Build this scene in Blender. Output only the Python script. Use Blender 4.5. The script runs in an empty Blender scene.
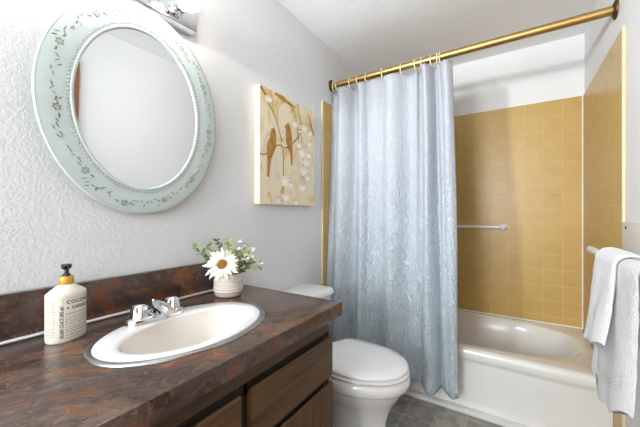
import bpy, bmesh, math, random
from mathutils import Vector, Matrix, Euler
from mathutils import noise as mnoise
random.seed(7)
PI = math.pi
S = bpy.context.scene
C = S.collection

# ------------------------------------------------------------------ camera
cam_d = bpy.data.cameras.new('camera')
cam = bpy.data.objects.new('camera', cam_d); C.objects.link(cam)
cam.location = (1.1321, 0.0, 1.1269)
cam.rotation_euler = (PI / 2, 0, math.radians(32.963))
cam_d.sensor_width = 36.0
cam_d.lens = 36.0 * 300.53 / 640.0
cam_d.shift_y = 0.0006
cam_d.clip_start = 0.01
S.camera = cam

# ------------------------------------------------------------------ world, lights, exposure
w = bpy.data.worlds.new('world'); S.world = w
w.use_nodes = True
w.node_tree.nodes['Background'].inputs[0].default_value = (0.80, 0.88, 1.0, 1)
w.node_tree.nodes['Background'].inputs[1].default_value = 0.5

def area(name, loc, rot, sx, sy, power, col):
    d = bpy.data.lights.new(name, 'AREA'); d.shape = 'RECTANGLE'; d.size = sx; d.size_y = sy
    d.energy = power; d.color = col
    o = bpy.data.objects.new(name, d); C.objects.link(o); o.location = loc; o.rotation_euler = rot
    return o
FILL_W = 72.0
# added fill light behind the camera, set in front of an invented window
area('added_fill_area', (0.47, -2.385, 1.50), (PI / 2 + 0.05, 0, 0), 0.80, 1.0, FILL_W, (0.93, 0.97, 1.0))
# added soft fill spot left of the camera, brightening tub alcove and ceiling
def spot(loc, aim, power, ang, rad):
    d = bpy.data.lights.new('added_fill_spot', 'SPOT'); d.energy = power; d.spot_size = ang; d.spot_blend = 0.8; d.shadow_soft_size = rad; d.color = (.94, .975, 1.0)
    o = bpy.data.objects.new('added_fill_spot', d); C.objects.link(o); o.location = loc
    o.rotation_euler = (Vector(aim) - Vector(loc)).to_track_quat('-Z', 'Y').to_euler()
spot((.13, -.10, 1.86), (1.25, 2.5, 1.90), 98.0, 1.4, 0.07)
# the added ceiling lamp behind the camera and the real vanity bulbs
ADDED_DOME_STRENGTH = 1.0
BULB_STRENGTH = 27.0
BULB_COL = (1.0, 0.92, 0.84)

S.view_settings.view_transform = 'Standard'
S.view_settings.look = 'None'
S.view_settings.exposure = 0.22
S.view_settings.gamma = 1.0
S.view_settings.use_curve_mapping = False
S.cycles.use_denoising = True
S.cycles.max_bounces = 10
S.cycles.diffuse_bounces = 6
S.cycles.sample_clamp_indirect = 6.0
S.cycles.caustics_reflective = False

# ------------------------------------------------------------------ materials
def newmat(name):
    m = bpy.data.materials.new(name); m.use_nodes = True
    nt = m.node_tree
    return m, nt, nt.nodes['Principled BSDF'], nt.nodes, nt.links

def coords(nt, scale=(1, 1, 1), rot=(0, 0, 0), kind='Object'):
    tc = nt.nodes.new('ShaderNodeTexCoord'); mp = nt.nodes.new('ShaderNodeMapping')
    mp.inputs['Scale'].default_value = scale; mp.inputs['Rotation'].default_value = rot
    nt.links.new(tc.outputs[kind], mp.inputs[0])
    return mp.outputs[0]

def noise_node(nt, vec, scale, detail=4, rough=0.55, dist=0.0):
    n = nt.nodes.new('ShaderNodeTexNoise')
    n.inputs['Scale'].default_value = scale; n.inputs['Detail'].default_value = detail
    n.inputs['Roughness'].default_value = rough; n.inputs['Distortion'].default_value = dist
    nt.links.new(vec, n.inputs['Vector'])
    return n.outputs['Fac']

def ramp(nt, fac, stops):
    r = nt.nodes.new('ShaderNodeValToRGB'); e = r.color_ramp.elements
    while len(e) < len(stops): e.new(0.5)
    for el, (p, c) in zip(e, stops):
        el.position = p; el.color = (c[0], c[1], c[2], 1)
    nt.links.new(fac, r.inputs[0])
    return r.outputs[0]

def bump(nt, bsdf, height, strength=0.5, dist=0.002):
    b = nt.nodes.new('ShaderNodeBump'); b.inputs['Strength'].default_value = strength
    b.inputs['Distance'].default_value = dist
    nt.links.new(height, b.inputs['Height']); nt.links.new(b.outputs[0], bsdf.inputs['Normal'])

def mixc(nt, fac, a, b, mode='MIX'):
    m = nt.nodes.new('ShaderNodeMix'); m.data_type = 'RGBA'; m.blend_type = mode
    for sock, v in ((m.inputs[0], fac), (m.inputs[6], a), (m.inputs[7], b)):
        if isinstance(v, (int, float)): sock.default_value = v
        elif isinstance(v, tuple): sock.default_value = (v[0], v[1], v[2], 1)
        else: nt.links.new(v, sock)
    return m.outputs[2]

def plain(name, col, rough=0.5, metal=0.0, var=0.04, nscale=8.0, coat=0.0, bmp=0.0, bscale=60.0, bdist=0.001):
    m, nt, b, N, L = newmat(name)
    b.inputs['Roughness'].default_value = rough; b.inputs['Metallic'].default_value = metal
    b.inputs['Coat Weight'].default_value = coat; b.inputs['Coat Roughness'].default_value = 0.08
    v = coords(nt)
    lo = tuple(c * (1 - var) for c in col); hi = tuple(min(1, c * (1 + var)) for c in col)
    L.new(ramp(nt, noise_node(nt, v, nscale), [(0.3, lo), (0.7, hi)]), b.inputs['Base Color'])
    if bmp: bump(nt, b, noise_node(nt, v, bscale, 3), bmp, bdist)
    return m

def sr(r, g, b):
    f = lambda c: ((c / 255 + 0.055) / 1.055) ** 2.4 if c > 10 else c / 255 / 12.92
    return (f(r), f(g), f(b))

def wall_mat(name, col, scale, strength, dist):
    m, nt, b, N, L = newmat(name)
    b.inputs['Roughness'].default_value = 0.55
    v = coords(nt)
    L.new(ramp(nt, noise_node(nt, v, 3, 3), [(0.3, tuple(c * .97 for c in col)), (0.7, col)]), b.inputs['Base Color'])
    n1 = noise_node(nt, v, scale, 3, 0.5, 0.6)
    r = ramp(nt, n1, [(0.38, (0, 0, 0)), (0.62, (1, 1, 1))])
    bump(nt, b, r, strength, dist)
    return m

M = {}
M['wall'] = wall_mat('textured wall paint', (0.73, 0.735, 0.74), 95, 0.42, 0.0017)
M['wall_smooth'] = wall_mat('smooth wall paint', (0.80, 0.80, 0.80), 50, 0.12, 0.001)
M['ceiling'] = wall_mat('ceiling paint', (0.90, 0.91, 0.925), 60, 0.25, 0.0015)
M['white_paint'] = plain('white paint', (0.80, 0.80, 0.79), 0.4)
M['caulk'] = plain('white caulk', (0.82, 0.81, 0.78), 0.5)
M['porcelain'] = plain('white porcelain', (0.83, 0.815, 0.785), 0.12, coat=0.5, var=0.01)
M['bone'] = plain('bone enamel', (0.80, 0.775, 0.73), 0.16, coat=0.5, var=0.02)
M['sink_bowl'] = plain('bone sink enamel', (0.80, 0.755, 0.69), 0.16, coat=0.5, var=0.02)
M['seat'] = plain('white seat plastic', (0.90, 0.90, 0.90), 0.22, var=0.01)
M['chrome'] = plain('chrome', (0.74, 0.75, 0.78), 0.07, 1.0, var=0.02)
M['steel'] = plain('satin steel rim', (0.42, 0.42, 0.43), 0.28, 1.0, var=0.03)
M['strip'] = plain('pale aluminium strip', (0.80, 0.81, 0.84), 0.3, 0.55, var=0.02)
M['brass'] = plain('aged brass', sr(184, 152, 94), 0.42, 1.0, var=0.06)
M['bronze'] = plain('dark bronze', sr(98, 74, 50), 0.42, 0.8, var=0.08)
M['ring'] = plain('cream plastic ring', sr(238, 222, 186), 0.35)
M['dark'] = plain('painted gap shade', (0.012, 0.010, 0.008), 0.7)
M['towel'] = plain('white terry cloth', (0.86, 0.86, 0.86), 0.95, bmp=0.8, bscale=140, bdist=0.005)
M['towel_band'] = plain('white woven band', (0.84, 0.84, 0.84), 0.8, bmp=0.4, bscale=400)
M['bottle'] = plain('cream bottle plastic', sr(226, 221, 206), 0.35, var=0.01)
M['gold'] = plain('gold collar', sr(222, 168, 62), 0.3, 0.35)
M['black'] = plain('black plastic', (0.012, 0.012, 0.013), 0.3)
M['ink'] = plain('dark print ink', (0.05, 0.045, 0.04), 0.6)
M['ink_soft'] = plain('grey print ink', (0.33, 0.31, 0.28), 0.6)
M['pot'] = plain('cream ceramic', sr(222, 213, 203), 0.35, var=0.02)
M['petal'] = plain('cream petals', sr(247, 243, 226), 0.7, var=0.03, nscale=40)
M['flower_eye'] = plain('brown flower centre', sr(150, 98, 34), 0.9, var=0.5, nscale=140, bmp=1, bscale=300, bdist=0.004)
M['leaf'] = plain('grey green leaf', sr(104, 134, 76), 0.6, var=0.35, nscale=30)
M['leaf_pale'] = plain('pale green leaf', sr(176, 192, 104), 0.6, var=0.25, nscale=30)
M['stem'] = plain('green stem', sr(84, 100, 52), 0.7)
M['bud'] = plain('white buds', sr(246, 246, 232), 0.7)
M['frost'] = plain('frosted aqua glass', sr(192, 204, 201), 0.25, var=0.03, coat=0.4)
M['frost_white'] = plain('white frosted edge', sr(198, 208, 205), 0.3)
M['etch'] = plain('etched silver marks', sr(140, 143, 133), 0.35, 0.3, var=0.35, nscale=60)
M['bead'] = plain('pale beads', sr(170, 182, 178), 0.25, 0.5)
M['mirror'] = plain('mirror silver', (0.82, 0.825, 0.825), 0.01, 1.0, var=0.005)
M['grey_hole'] = plain('dark screw', (0.10, 0.10, 0.11), 0.4, 0.7)
M['rack'] = plain('white rack paint', (0.80, 0.80, 0.79), 0.35)
M['canvas_side'] = plain('cream canvas side', sr(244, 234, 212), 0.8, var=0.05, nscale=14)
M['bird'] = plain('rust brown paint', sr(174, 124, 58), 0.8, var=0.3, nscale=30)
M['twig'] = plain('brown twig paint', sr(132, 98, 52), 0.8, var=0.3, nscale=30)
M['ochre'] = plain('ochre branch paint', sr(176, 136, 48), 0.8, var=0.4, nscale=25)
M['blossom'] = plain('white blossom paint', sr(246, 238, 222), 0.8, var=0.06, nscale=60)
M['blossom_line'] = plain('sepia line paint', sr(164, 136, 96), 0.8, var=0.2)

def canvas_mat():
    m, nt, b, N, L = newmat('painted canvas ground')
    b.inputs['Roughness'].default_value = 0.75
    v = coords(nt, (1, 1, 0.5))
    a = ramp(nt, noise_node(nt, v, 9, 6, 0.6, 0.8),
             [(0.30, sr(190, 150, 80)), (0.41, sr(214, 186, 128)), (0.50, sr(232, 218, 186)), (0.60, sr(226, 214, 190)), (0.70, sr(206, 178, 122))])
    L.new(a, b.inputs['Base Color'])
    bump(nt, b, noise_node(nt, coords(nt), 300, 2), 0.3, 0.0008)
    return m
M['canvas'] = canvas_mat()

def tile_mat(name, axis):
    m, nt, b, N, L = newmat(name)
    b.inputs['Roughness'].default_value = 0.34
    tc = N.new('ShaderNodeTexCoord'); sp = N.new('ShaderNodeSeparateXYZ'); cb = N.new('ShaderNodeCombineXYZ')
    L.new(tc.outputs['Object'], sp.inputs[0])
    L.new(sp.outputs[axis], cb.inputs[0]); L.new(sp.outputs[2], cb.inputs[1])
    br = N.new('ShaderNodeTexBrick'); br.offset = 0.0; br.squash = 1.0
    br.inputs['Scale'].default_value = 1.0
    br.inputs['Brick Width'].default_value = 0.108; br.inputs['Row Height'].default_value = 0.108
    br.inputs['Mortar Size'].default_value = 0.0022; br.inputs['Mortar Smooth'].default_value = 0.3
    br.inputs['Bias'].default_value = 0.0
    br.inputs['Color1'].default_value = (*sr(200, 166, 98), 1); br.inputs['Color2'].default_value = (*sr(195, 161, 94), 1)
    br.inputs['Mortar'].default_value = (*sr(211, 184, 126), 1)
    L.new(cb.outputs[0], br.inputs['Vector'])
    st = ramp(nt, noise_node(nt, coords(nt), 9, 5, 0.6), [(0.33, (0.93, 0.92, 0.90)), (0.55, (1, 1, 1))])
    L.new(mixc(nt, 1.0, br.outputs['Color'], st, 'MULTIPLY'), b.inputs['Base Color'])
    inv = N.new('ShaderNodeMath'); inv.operation = 'SUBTRACT'; inv.inputs[0].default_value = 1.0
    L.new(br.outputs['Fac'], inv.inputs[1])
    bump(nt, b, inv.outputs[0], 0.5, 0.0015)
    return m
M['tile_x'] = tile_mat('yellow tile across', 0)
M['tile_y'] = tile_mat('yellow tile deep', 1)
M['tile_edge'] = plain('pale bullnose tile', sr(228, 208, 164), 0.5, var=0.03)

def floor_mat():
    m, nt, b, N, L = newmat('slate vinyl tile')
    b.inputs['Roughness'].default_value = 0.42
    v = coords(nt)
    br = N.new('ShaderNodeTexBrick'); br.offset = 0.0
    br.inputs['Scale'].default_value = 1.0
    br.inputs['Brick Width'].default_value = 0.152; br.inputs['Row Height'].default_value = 0.152
    br.inputs['Mortar Size'].default_value = 0.003; br.inputs['Mortar Smooth'].default_value = 0.4
    br.inputs['Color1'].default_value = (*sr(162, 160, 153), 1); br.inputs['Color2'].default_value = (*sr(138, 134, 126), 1)
    br.inputs['Mortar'].default_value = (*sr(176, 173, 165), 1)
    L.new(v, br.inputs['Vector'])
    n = ramp(nt, noise_node(nt, v, 11, 7, 0.65, 0.8), [(0.3, (0.55, 0.55, 0.56)), (0.52, (1, 0.99, 0.97)), (0.72, (1.35, 1.32, 1.25))])
    L.new(mixc(nt, 1.0, br.outputs['Color'], n, 'MULTIPLY'), b.inputs['Base Color'])
    bump(nt, b, noise_node(nt, v, 30, 4), 0.25, 0.002)
    return m
M['floor'] = floor_mat()

def wood_mat(name, along, dark, mid, light, rough=0.45):
    m, nt, b, N, L = newmat(name)
    b.inputs['Roughness'].default_value = rough
    sc = [16, 16, 16]; sc[along] = 0.9
    v = coords(nt, tuple(sc))
    f = noise_node(nt, v, 3.2, 6, 0.62, 0.7)
    L.new(ramp(nt, f, [(0.30, dark), (0.48, mid), (0.70, light)]), b.inputs['Base Color'])
    sc2 = [60, 60, 60]; sc2[along] = 3
    bump(nt, b, noise_node(nt, coords(nt, tuple(sc2)), 4, 3), 0.2, 0.001)
    return m
WD = (sr(48, 31, 16), sr(86, 59, 31), sr(110, 79, 45))
M['wood_h'] = wood_mat('walnut along', 1, *WD)
M['wood_v'] = wood_mat('walnut upright', 2, *WD)
M['wood_dark'] = wood_mat('dark walnut frame', 1, sr(46, 31, 18), sr(80, 57, 35), sr(102, 75, 48))
M['door_wood'] = wood_mat('brown door wood', 2, sr(96, 60, 36), sr(138, 92, 58), sr(160, 112, 74))

def counter_mat():
    m, nt, b, N, L = newmat('rust and slate laminate')
    b.inputs['Roughness'].default_value = 0.24
    v = coords(nt, (1, 1, 1), (0, 0, 0.5))
    warp = N.new('ShaderNodeTexNoise'); warp.inputs['Scale'].default_value = 5; warp.inputs['Detail'].default_value = 3
    L.new(v, warp.inputs['Vector'])
    mx = N.new('ShaderNodeVectorMath'); mx.operation = 'SCALE'; mx.inputs[3].default_value = 0.22
    L.new(warp.outputs['Color'], mx.inputs[0])
    ad = N.new('ShaderNodeVectorMath'); ad.operation = 'ADD'
    L.new(v, ad.inputs[0]); L.new(mx.outputs[0], ad.inputs[1])
    st = N.new('ShaderNodeMapping'); st.inputs['Scale'].default_value = (2.2, 1.0, 2.0)
    L.new(ad.outputs[0], st.inputs[0])
    base = ramp(nt, noise_node(nt, st.outputs[0], 9, 8, 0.68, 0.5),
                [(0.27, sr(44, 33, 28)), (0.42, sr(76, 63, 57)), (0.52, sr(94, 83, 78)), (0.57, sr(112, 74, 54)), (0.66, sr(150, 92, 60)), (0.78, sr(72, 52, 44))])
    n2 = noise_node(nt, st.outputs[0], 26, 6, 0.7, 1.4)
    streak = ramp(nt, n2, [(0.50, (0, 0, 0)), (0.74, (0.9, 0.9, 0.9))])
    c = mixc(nt, streak, base, sr(160, 118, 88))
    n3 = ramp(nt, noise_node(nt, ad.outputs[0], 4.0, 4), [(0.40, (0.62, 0.60, 0.60)), (0.62, (1.1, 1.05, 1.0))])
    c = mixc(nt, 1.0, c, n3, 'MULTIPLY')
    L.new(c, b.inputs['Base Color'])
    return m
M['counter'] = counter_mat()

def curtain_mat():
    m, nt, b, N, L = newmat('ombre blue crinkled cloth with painted light offset')
    b.inputs['Roughness'].default_value = 0.85
    b.inputs['Sheen Weight'].default_value = 0.15
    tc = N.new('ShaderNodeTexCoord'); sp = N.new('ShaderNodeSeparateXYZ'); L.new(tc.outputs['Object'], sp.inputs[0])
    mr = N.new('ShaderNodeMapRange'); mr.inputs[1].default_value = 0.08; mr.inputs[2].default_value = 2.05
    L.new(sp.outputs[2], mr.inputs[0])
    c = ramp(nt, mr.outputs[0], [(0.0, sr(206, 219, 227)), (0.35, sr(190, 201, 209)), (0.62, sr(181, 188, 196)), (1.0, sr(180, 183, 189))])  # bluer hem is dye; lighter hem and darker top paint out uneven lighting
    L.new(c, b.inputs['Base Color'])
    v = coords(nt, (1.0, 1.0, 0.62), (0, 0.35, 0))
    n = noise_node(nt, v, 46, 2, 0.5, 1.8)
    r = ramp(nt, n, [(0.40, (0, 0, 0)), (0.60, (1, 1, 1))])
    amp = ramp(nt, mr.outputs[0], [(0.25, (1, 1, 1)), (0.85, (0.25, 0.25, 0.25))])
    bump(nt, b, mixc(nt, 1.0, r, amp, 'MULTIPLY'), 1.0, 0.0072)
    return m
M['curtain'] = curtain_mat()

def glow(name, col, strength):
    m, nt, b, N, L = newmat(name)
    b.inputs['Base Color'].default_value = (0.9, 0.9, 0.88, 1)
    b.inputs['Emission Color'].default_value = (*col, 1); b.inputs['Emission Strength'].default_value = strength
    return m
M['bulb'] = glow('lit bulb', BULB_COL, BULB_STRENGTH)
M['added_dome'] = glow('added dome glow', (1.0, 0.97, 0.93), ADDED_DOME_STRENGTH)
def glass_mat():
    m, nt, b, N, L = newmat('added window glass')
    b.inputs['Roughness'].default_value = 0.02
    b.inputs['Transmission Weight'].default_value = 1.0
    L.new(ramp(nt, noise_node(nt, coords(nt), 2), [(0.0, (0.96, 0.98, 0.98)), (1.0, (1, 1, 1))]), b.inputs['Base Color'])
    return m
M['glass'] = glass_mat()

# ------------------------------------------------------------------ mesh helpers (all geometry given in world coordinates)
def box(bm, lo, hi, bev=0.0, seg=2):
    g = bmesh.ops.create_cube(bm, size=1.0)
    vs = g['verts']
    for v in vs:
        v.co = Vector([lo[i] + (v.co[i] + .5) * (hi[i] - lo[i]) for i in range(3)])
    if bev > 0:
        es = list({e for v in vs for e in v.link_edges})
        bmesh.ops.bevel(bm, geom=es, offset=bev, segments=seg, profile=0.5, affect='EDGES')
    return bm

def loft(bm, rings, cap0=True, cap1=True, closed=True):
    R = [[bm.verts.new(p) for p in r] for r in rings]
    n = len(R[0])
    for a, b in zip(R[:-1], R[1:]):
        for i in range(n if closed else n - 1):
            j = (i + 1) % n
            bm.faces.new((a[i], a[j], b[j], b[i]))
    if cap0 and closed: bm.faces.new(list(reversed(R[0])))
    if cap1 and closed: bm.faces.new(R[-1])
    return R

def circle(c, r, n=24, axis=Vector((0, 0, 1)), r2=None, twist=0.0):
    axis = Vector(axis).normalized(); q = axis.to_track_quat('Z', 'Y')
    r2 = r if r2 is None else r2
    return [Vector(c) + q @ Vector((r * math.cos(2 * PI * i / n + twist), r2 * math.sin(2 * PI * i / n + twist), 0)) for i in range(n)]

def lathe(bm, c, prof, n=32, axis=(0, 0, 1), cap0=True, cap1=True):
    ax = Vector(axis).normalized()
    return loft(bm, [circle(Vector(c) + ax * h, max(r, 1e-4), n, ax) for r, h in prof], cap0, cap1)

def tube(bm, pts, r, n=10):
    pts = [Vector(p) for p in pts]; rings = []
    for i, p in enumerate(pts):
        d = (pts[min(i + 1, len(pts) - 1)] - pts[max(i - 1, 0)])
        rr = r[i] if isinstance(r, (list, tuple)) else r
        rings.append(circle(p, rr, n, d))
    loft(bm, rings)

def torus(bm, c, R, r, axis, n=28, k=8):
    q = Vector(axis).normalized().to_track_quat('Z', 'Y'); c = Vector(c)
    g = [[bm.verts.new(c + q @ Vector(((R + r * math.cos(2*PI*j/k)) * math.cos(2*PI*i/n), (R + r * math.cos(2*PI*j/k)) * math.sin(2*PI*i/n), r * math.sin(2*PI*j/k)))) for j in range(k)] for i in range(n)]
    for i in range(n):
        for j in range(k):
            bm.faces.new((g[i][j], g[(i+1) % n][j], g[(i+1) % n][(j+1) % k], g[i][(j+1) % k]))

def grid(bm, nu, nv, f):
    g = [[bm.verts.new(f(i / (nu - 1), j / (nv - 1))) for j in range(nv)] for i in range(nu)]
    for i in range(nu - 1):
        for j in range(nv - 1):
            bm.faces.new((g[i][j], g[i+1][j], g[i+1][j+1], g[i][j+1]))
    return g

def sphere(bm, c, r, nu=24, nv=14, sc=(1, 1, 1)):
    g = bmesh.ops.create_uvsphere(bm, u_segments=nu, v_segments=nv, radius=1.0)
    for v in g['verts']:
        v.co = Vector(c) + Vector((v.co.x * r * sc[0], v.co.y * r * sc[1], v.co.z * r * sc[2]))

def B(): return bmesh.new()

def empty(name, loc, label, cat, group=None, rot=(0, 0, 0)):
    o = bpy.data.objects.new(name, None); C.objects.link(o)
    o.location = loc; o.rotation_euler = rot; o.empty_display_size = 0.05
    tag(o, label, cat, group)
    return o
def tag(o, label, cat, group=None):
    o['label'] = label; o['category'] = cat
    if group: o['group'] = group
    return o

def world_of(o):
    m = Matrix.LocRotScale(o.location, o.rotation_euler, o.scale)
    return world_of(o.parent) @ m if o.parent else m

def obj(name, bm, mat, parent=None, origin=None, smooth=True, local=False, angle=40):
    """one mesh object; vertices are in world space unless local"""
    bmesh.ops.recalc_face_normals(bm, faces=bm.faces)
    me = bpy.data.meshes.new(name)
    o = bpy.data.objects.new(name, me); C.objects.link(o)
    if parent:
        o.parent = parent
        if not local: bm.transform(world_of(parent).inverted())
    elif origin is not None:
        o.location = origin
        if not local: bm.transform(Matrix.Translation(-Vector(origin)))
    bm.to_mesh(me); bm.free()
    me.materials.append(M[mat])
    if smooth:
        for p in me.polygons: p.use_smooth = True
        me.set_sharp_from_angle(angle=math.radians(angle))
    return o

def struct(name, bm, mat, smooth=False, parent=None):
    o = obj(name, bm, mat, parent, smooth=smooth)
    if not parent: o['kind'] = 'structure'
    return o

# ------------------------------------------------------------------ room shell
W, YF, YB, H = 1.524, -2.4, 2.66, 2.339
T = 0.10
struct('floor', box(B(), (-T, YF - T, -T), (W + T, YB + T, 0)), 'floor')
struct('ceiling', box(B(), (-T, YF - T, H), (W + T, YB + T, H + T)), 'ceiling')
struct('wall_left', box(B(), (-T, YF - T, 0), (0, YB + T, H)), 'wall')
struct('wall_right', box(B(), (W, YF - T, 0), (W + T, YB + T, H)), 'wall_smooth')
struct('wall_back', box(B(), (0, YB, 0), (W, YB + T, H)), 'wall_smooth')
bm = B()
wx0, wx1, wz0, wz1 = 0.02, 0.92, 0.98, 2.02
box(bm, (0, YF - T, 0), (wx0, YF, H)); box(bm, (wx1, YF - T, 0), (W, YF, H))
box(bm, (wx0, YF - T, 0), (wx1, YF, wz0)); box(bm, (wx0, YF - T, wz1), (wx1, YF, H))
struct('wall_front', bm, 'wall_smooth')
bm = B()
fw = 0.04
box(bm, (wx0, YF - .08, wz0), (wx0 + fw, YF - .03, wz1), .004); box(bm, (wx1 - fw, YF - .08, wz0), (wx1, YF - .03, wz1), .004)
box(bm, (wx0 + fw, YF - .08, wz0), (wx1 - fw, YF - .03, wz0 + fw), .004); box(bm, (wx0 + fw, YF - .08, wz1 - fw), (wx1 - fw, YF - .03, wz1), .004)
added_win = struct('added_window_1', bm, 'white_paint')  # invented window, added to carry the fill light
struct('added_window_pane', box(B(), (wx0 + fw, YF - .062, wz0 + fw), (wx1 - fw, YF - .056, wz1 - fw)), 'glass', parent=added_win)

# yellow tiled surround of the tub
TZ, TY = 1.922, 1.775
tt = 0.008
def tiles(name, lo, hi, mat, origin):
    o = obj(name, box(B(), lo, hi, .002), mat, origin=origin, smooth=False); o['kind'] = 'structure'
tiles('wall_tiles_back', (tt, YB - tt, 0.30), (W - tt, YB, TZ), 'tile_x', (W - tt, YB, TZ - 0.108 * 30))
tiles('wall_tiles_left', (0, TY, 0), (tt, YB, TZ), 'tile_y', (0, YB - tt, TZ - 0.108 * 30))
tiles('wall_tiles_right', (W - tt, TY, 0), (W, YB, TZ), 'tile_y', (W, YB - tt, TZ - 0.108 * 30))
bm = B()
tube(bm, [(W - tt - .001, YB - tt - .001, .352), (W - tt - .001, YB - tt - .001, 1.2), (W - tt - .001, YB - tt - .001, TZ)], .0055, 8)
struct('trim_1', bm, 'caulk', True)                       # caulk bead up the right rear corner
bm = B(); box(bm, (W - .011, TY - .014, 0), (W, TY, TZ), .004)
struct('trim_2', bm, 'tile_edge', True)                   # bullnose edge, right
bm = B(); box(bm, (0, TY - .014, 0), (.011, TY, TZ), .004)
struct('trim_3', bm, 'tile_edge', True)                   # bullnose edge, left
bm = B(); box(bm, (.012, 1.862, 0), (W - .012, 1.906, .022), .004)
struct('trim_4', bm, 'white_paint', True)                 # white strip along the foot of the tub
bm = B()
tube(bm, [(tt, YB - tt - .001, .357), (.75, YB - tt - .001, .357), (W - tt, YB - tt - .001, .357)], .005, 8)
struct('trim_5', bm, 'caulk', True)                       # caulk line where tile meets the tub

# door with brown casing on the right wall, seen only in the mirror
bm = B()
for y0, y1 in ((-.03, .03), (.78, .84)): box(bm, (W - .018, y0, 0), (W, y1, 2.07), .003)
box(bm, (W - .018, .03, 2.01), (W, .78, 2.07), .003)
struct('trim_6', bm, 'door_wood', True)
d1 = struct('door_1', box(B(), (W - .012, .032, .008), (W, .778, 2.008), .002), 'door_wood')
bm = B(); lathe(bm, (W - .012, .72, .95), [(.030, 0), (.030, .008), (.012, .012), (.012, .03), (.026, .04), (.028, .055), (.018, .066)], 24, (-1, 0, 0))
obj('door_handle', bm, 'brass', d1)

# ------------------------------------------------------------------ bathtub
def superring(cx, cy, ax, ay, n, z, N=112):
    out = []
    for i in range(N):
        t = 2 * PI * i / N; c, s = math.cos(t), math.sin(t)
        k = (abs(c) ** n + abs(s) ** n) ** (-1.0 / n)
        out.append(Vector((cx + ax * k * c, cy + ay * k * s, z)))
    return out
tub = empty('bathtub', (.762, 2.27, 0), 'bone white alcove bathtub under the yellow tiled walls', 'bathtub')
X0, X1, TY0, TY1, RZ = .0095, W - .0095, 1.905, YB - tt - .002, .356
ocx, ocy = (X0 + X1) / 2, (TY0 + TY1) / 2
oax, oay = (X1 - X0) / 2, (TY1 - TY0) / 2
def rect_ring(z, inset=0.0, N=112):
    out = []
    for i in range(N):
        t = 2 * PI * i / N; c, s = math.cos(t), math.sin(t)
        k = 1.0 / max(abs(c), abs(s))
        out.append(Vector((ocx + (oax - inset) * max(-1, min(1, k * c)), ocy + (oay - inset) * max(-1, min(1, k * s)), z)))
    return out
bx, by = .765, 2.292
rings = [rect_ring(RZ - .05), rect_ring(RZ - .012), rect_ring(RZ - .003, .003), rect_ring(RZ, .012)]
for ax, ay, n, z in ((.690, .318, 3.2, RZ), (.682, .309, 3.1, RZ - .004), (.674, .300, 3.0, RZ - .016), (.655, .286, 2.9, RZ - .10),
                     (.63, .268, 2.9, RZ - .19), (.59, .245, 2.8, RZ - .255), (.53, .20, 2.7, RZ - .285), (.3, .12, 2.5, RZ - .29)):
    rings.append(superring(bx - (.02 if z < RZ - .05 else 0), by, ax, ay, n, z))
bm = B(); loft(bm, rings, False, True)
obj('basin', bm, 'bone', tub, angle=60)
prof = [(TY0 + .003, RZ - .003), (TY0 - .003, RZ - .006), (TY0 - .008, RZ - .014), (TY0 - .010, RZ - .028), (TY0 - .009, RZ - .050), (TY0 - .004, RZ - .062), (TY0 + .004, RZ - .070),
        (TY0 + .006, RZ - .085), (TY0 + .006, .06), (TY0 + .003, .035), (TY0, .018), (TY0 + .03, .018), (TY0 + .03, RZ - .05)]
bm = B(); loft(bm, [[Vector((x, y, z)) for y, z in prof] for x in (X0, .4, .8, 1.2, X1)])
obj('apron', bm, 'bone', tub, angle=50)

# ------------------------------------------------------------------ grab bar on the tiled wall
gb = empty('grab_bar', (.76, YB - tt, 1.03), 'slim cream towel bar with round flanges on the tiled tub wall', 'grab bar')
bm = B(); tube(bm, [(.47, 2.60, 1.028), (.76, 2.60, 1.028), (1.05, 2.60, 1.028)], .0125, 14); obj('bar', bm, 'porcelain', gb)
for fx in (.46, 1.058):
    bm = B(); lathe(bm, (fx, YB - tt, 1.028), [(.032, .001), (.032, .008), (.026, .014), (.016, .02), (.015, .052), (.017, .058), (.017, .072), (.010, .077)], 24, (0, -1, 0))
    fl = obj('flange', bm, 'porcelain', gb)
    for a in (PI / 2, PI * 7 / 6, PI * 11 / 6):
        bm = B(); lathe(bm, (fx + .024 * math.cos(a), YB - tt - .0135, 1.028 + .024 * math.sin(a)), [(.0045, -.002), (.0045, .0025), (.002, .0035)], 10, (0, -1, 0))
        obj('screw', bm, 'grey_hole', fl)

# ------------------------------------------------------------------ shower rod, rings, curtain
RY, RZ2 = 1.900, 2.066
rod = empty('shower_rod', (W / 2, RY, RZ2), 'brass shower curtain rod spanning the tub alcove wall to wall', 'curtain rod')
bm = B(); tube(bm, [(.012, RY, RZ2), (.5, RY, RZ2), (1.0, RY, RZ2), (W - .012, RY, RZ2)], .0205, 24); obj('rod_tube', bm, 'brass', rod)
for x, d in ((0.0005, 1), (W - .0005, -1)):
    bm = B(); lathe(bm, (x, RY, RZ2), [(.042, 0), (.042, .005), (.039, .009), (.028, .012), (.026, .015)], 28, (d, 0, 0))
    obj('flange', bm, 'bronze', rod)
RX = [0.020, 0.052, 0.153, 0.212, 0.283, 0.395, 0.519, 0.614, 0.648, 0.707, 0.739, 0.759]
ORD = ['first', 'second', 'third', 'fourth', 'fifth', 'sixth', 'seventh', 'eighth', 'ninth', 'tenth', 'eleventh', 'twelfth']
ring_mesh = None
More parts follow.
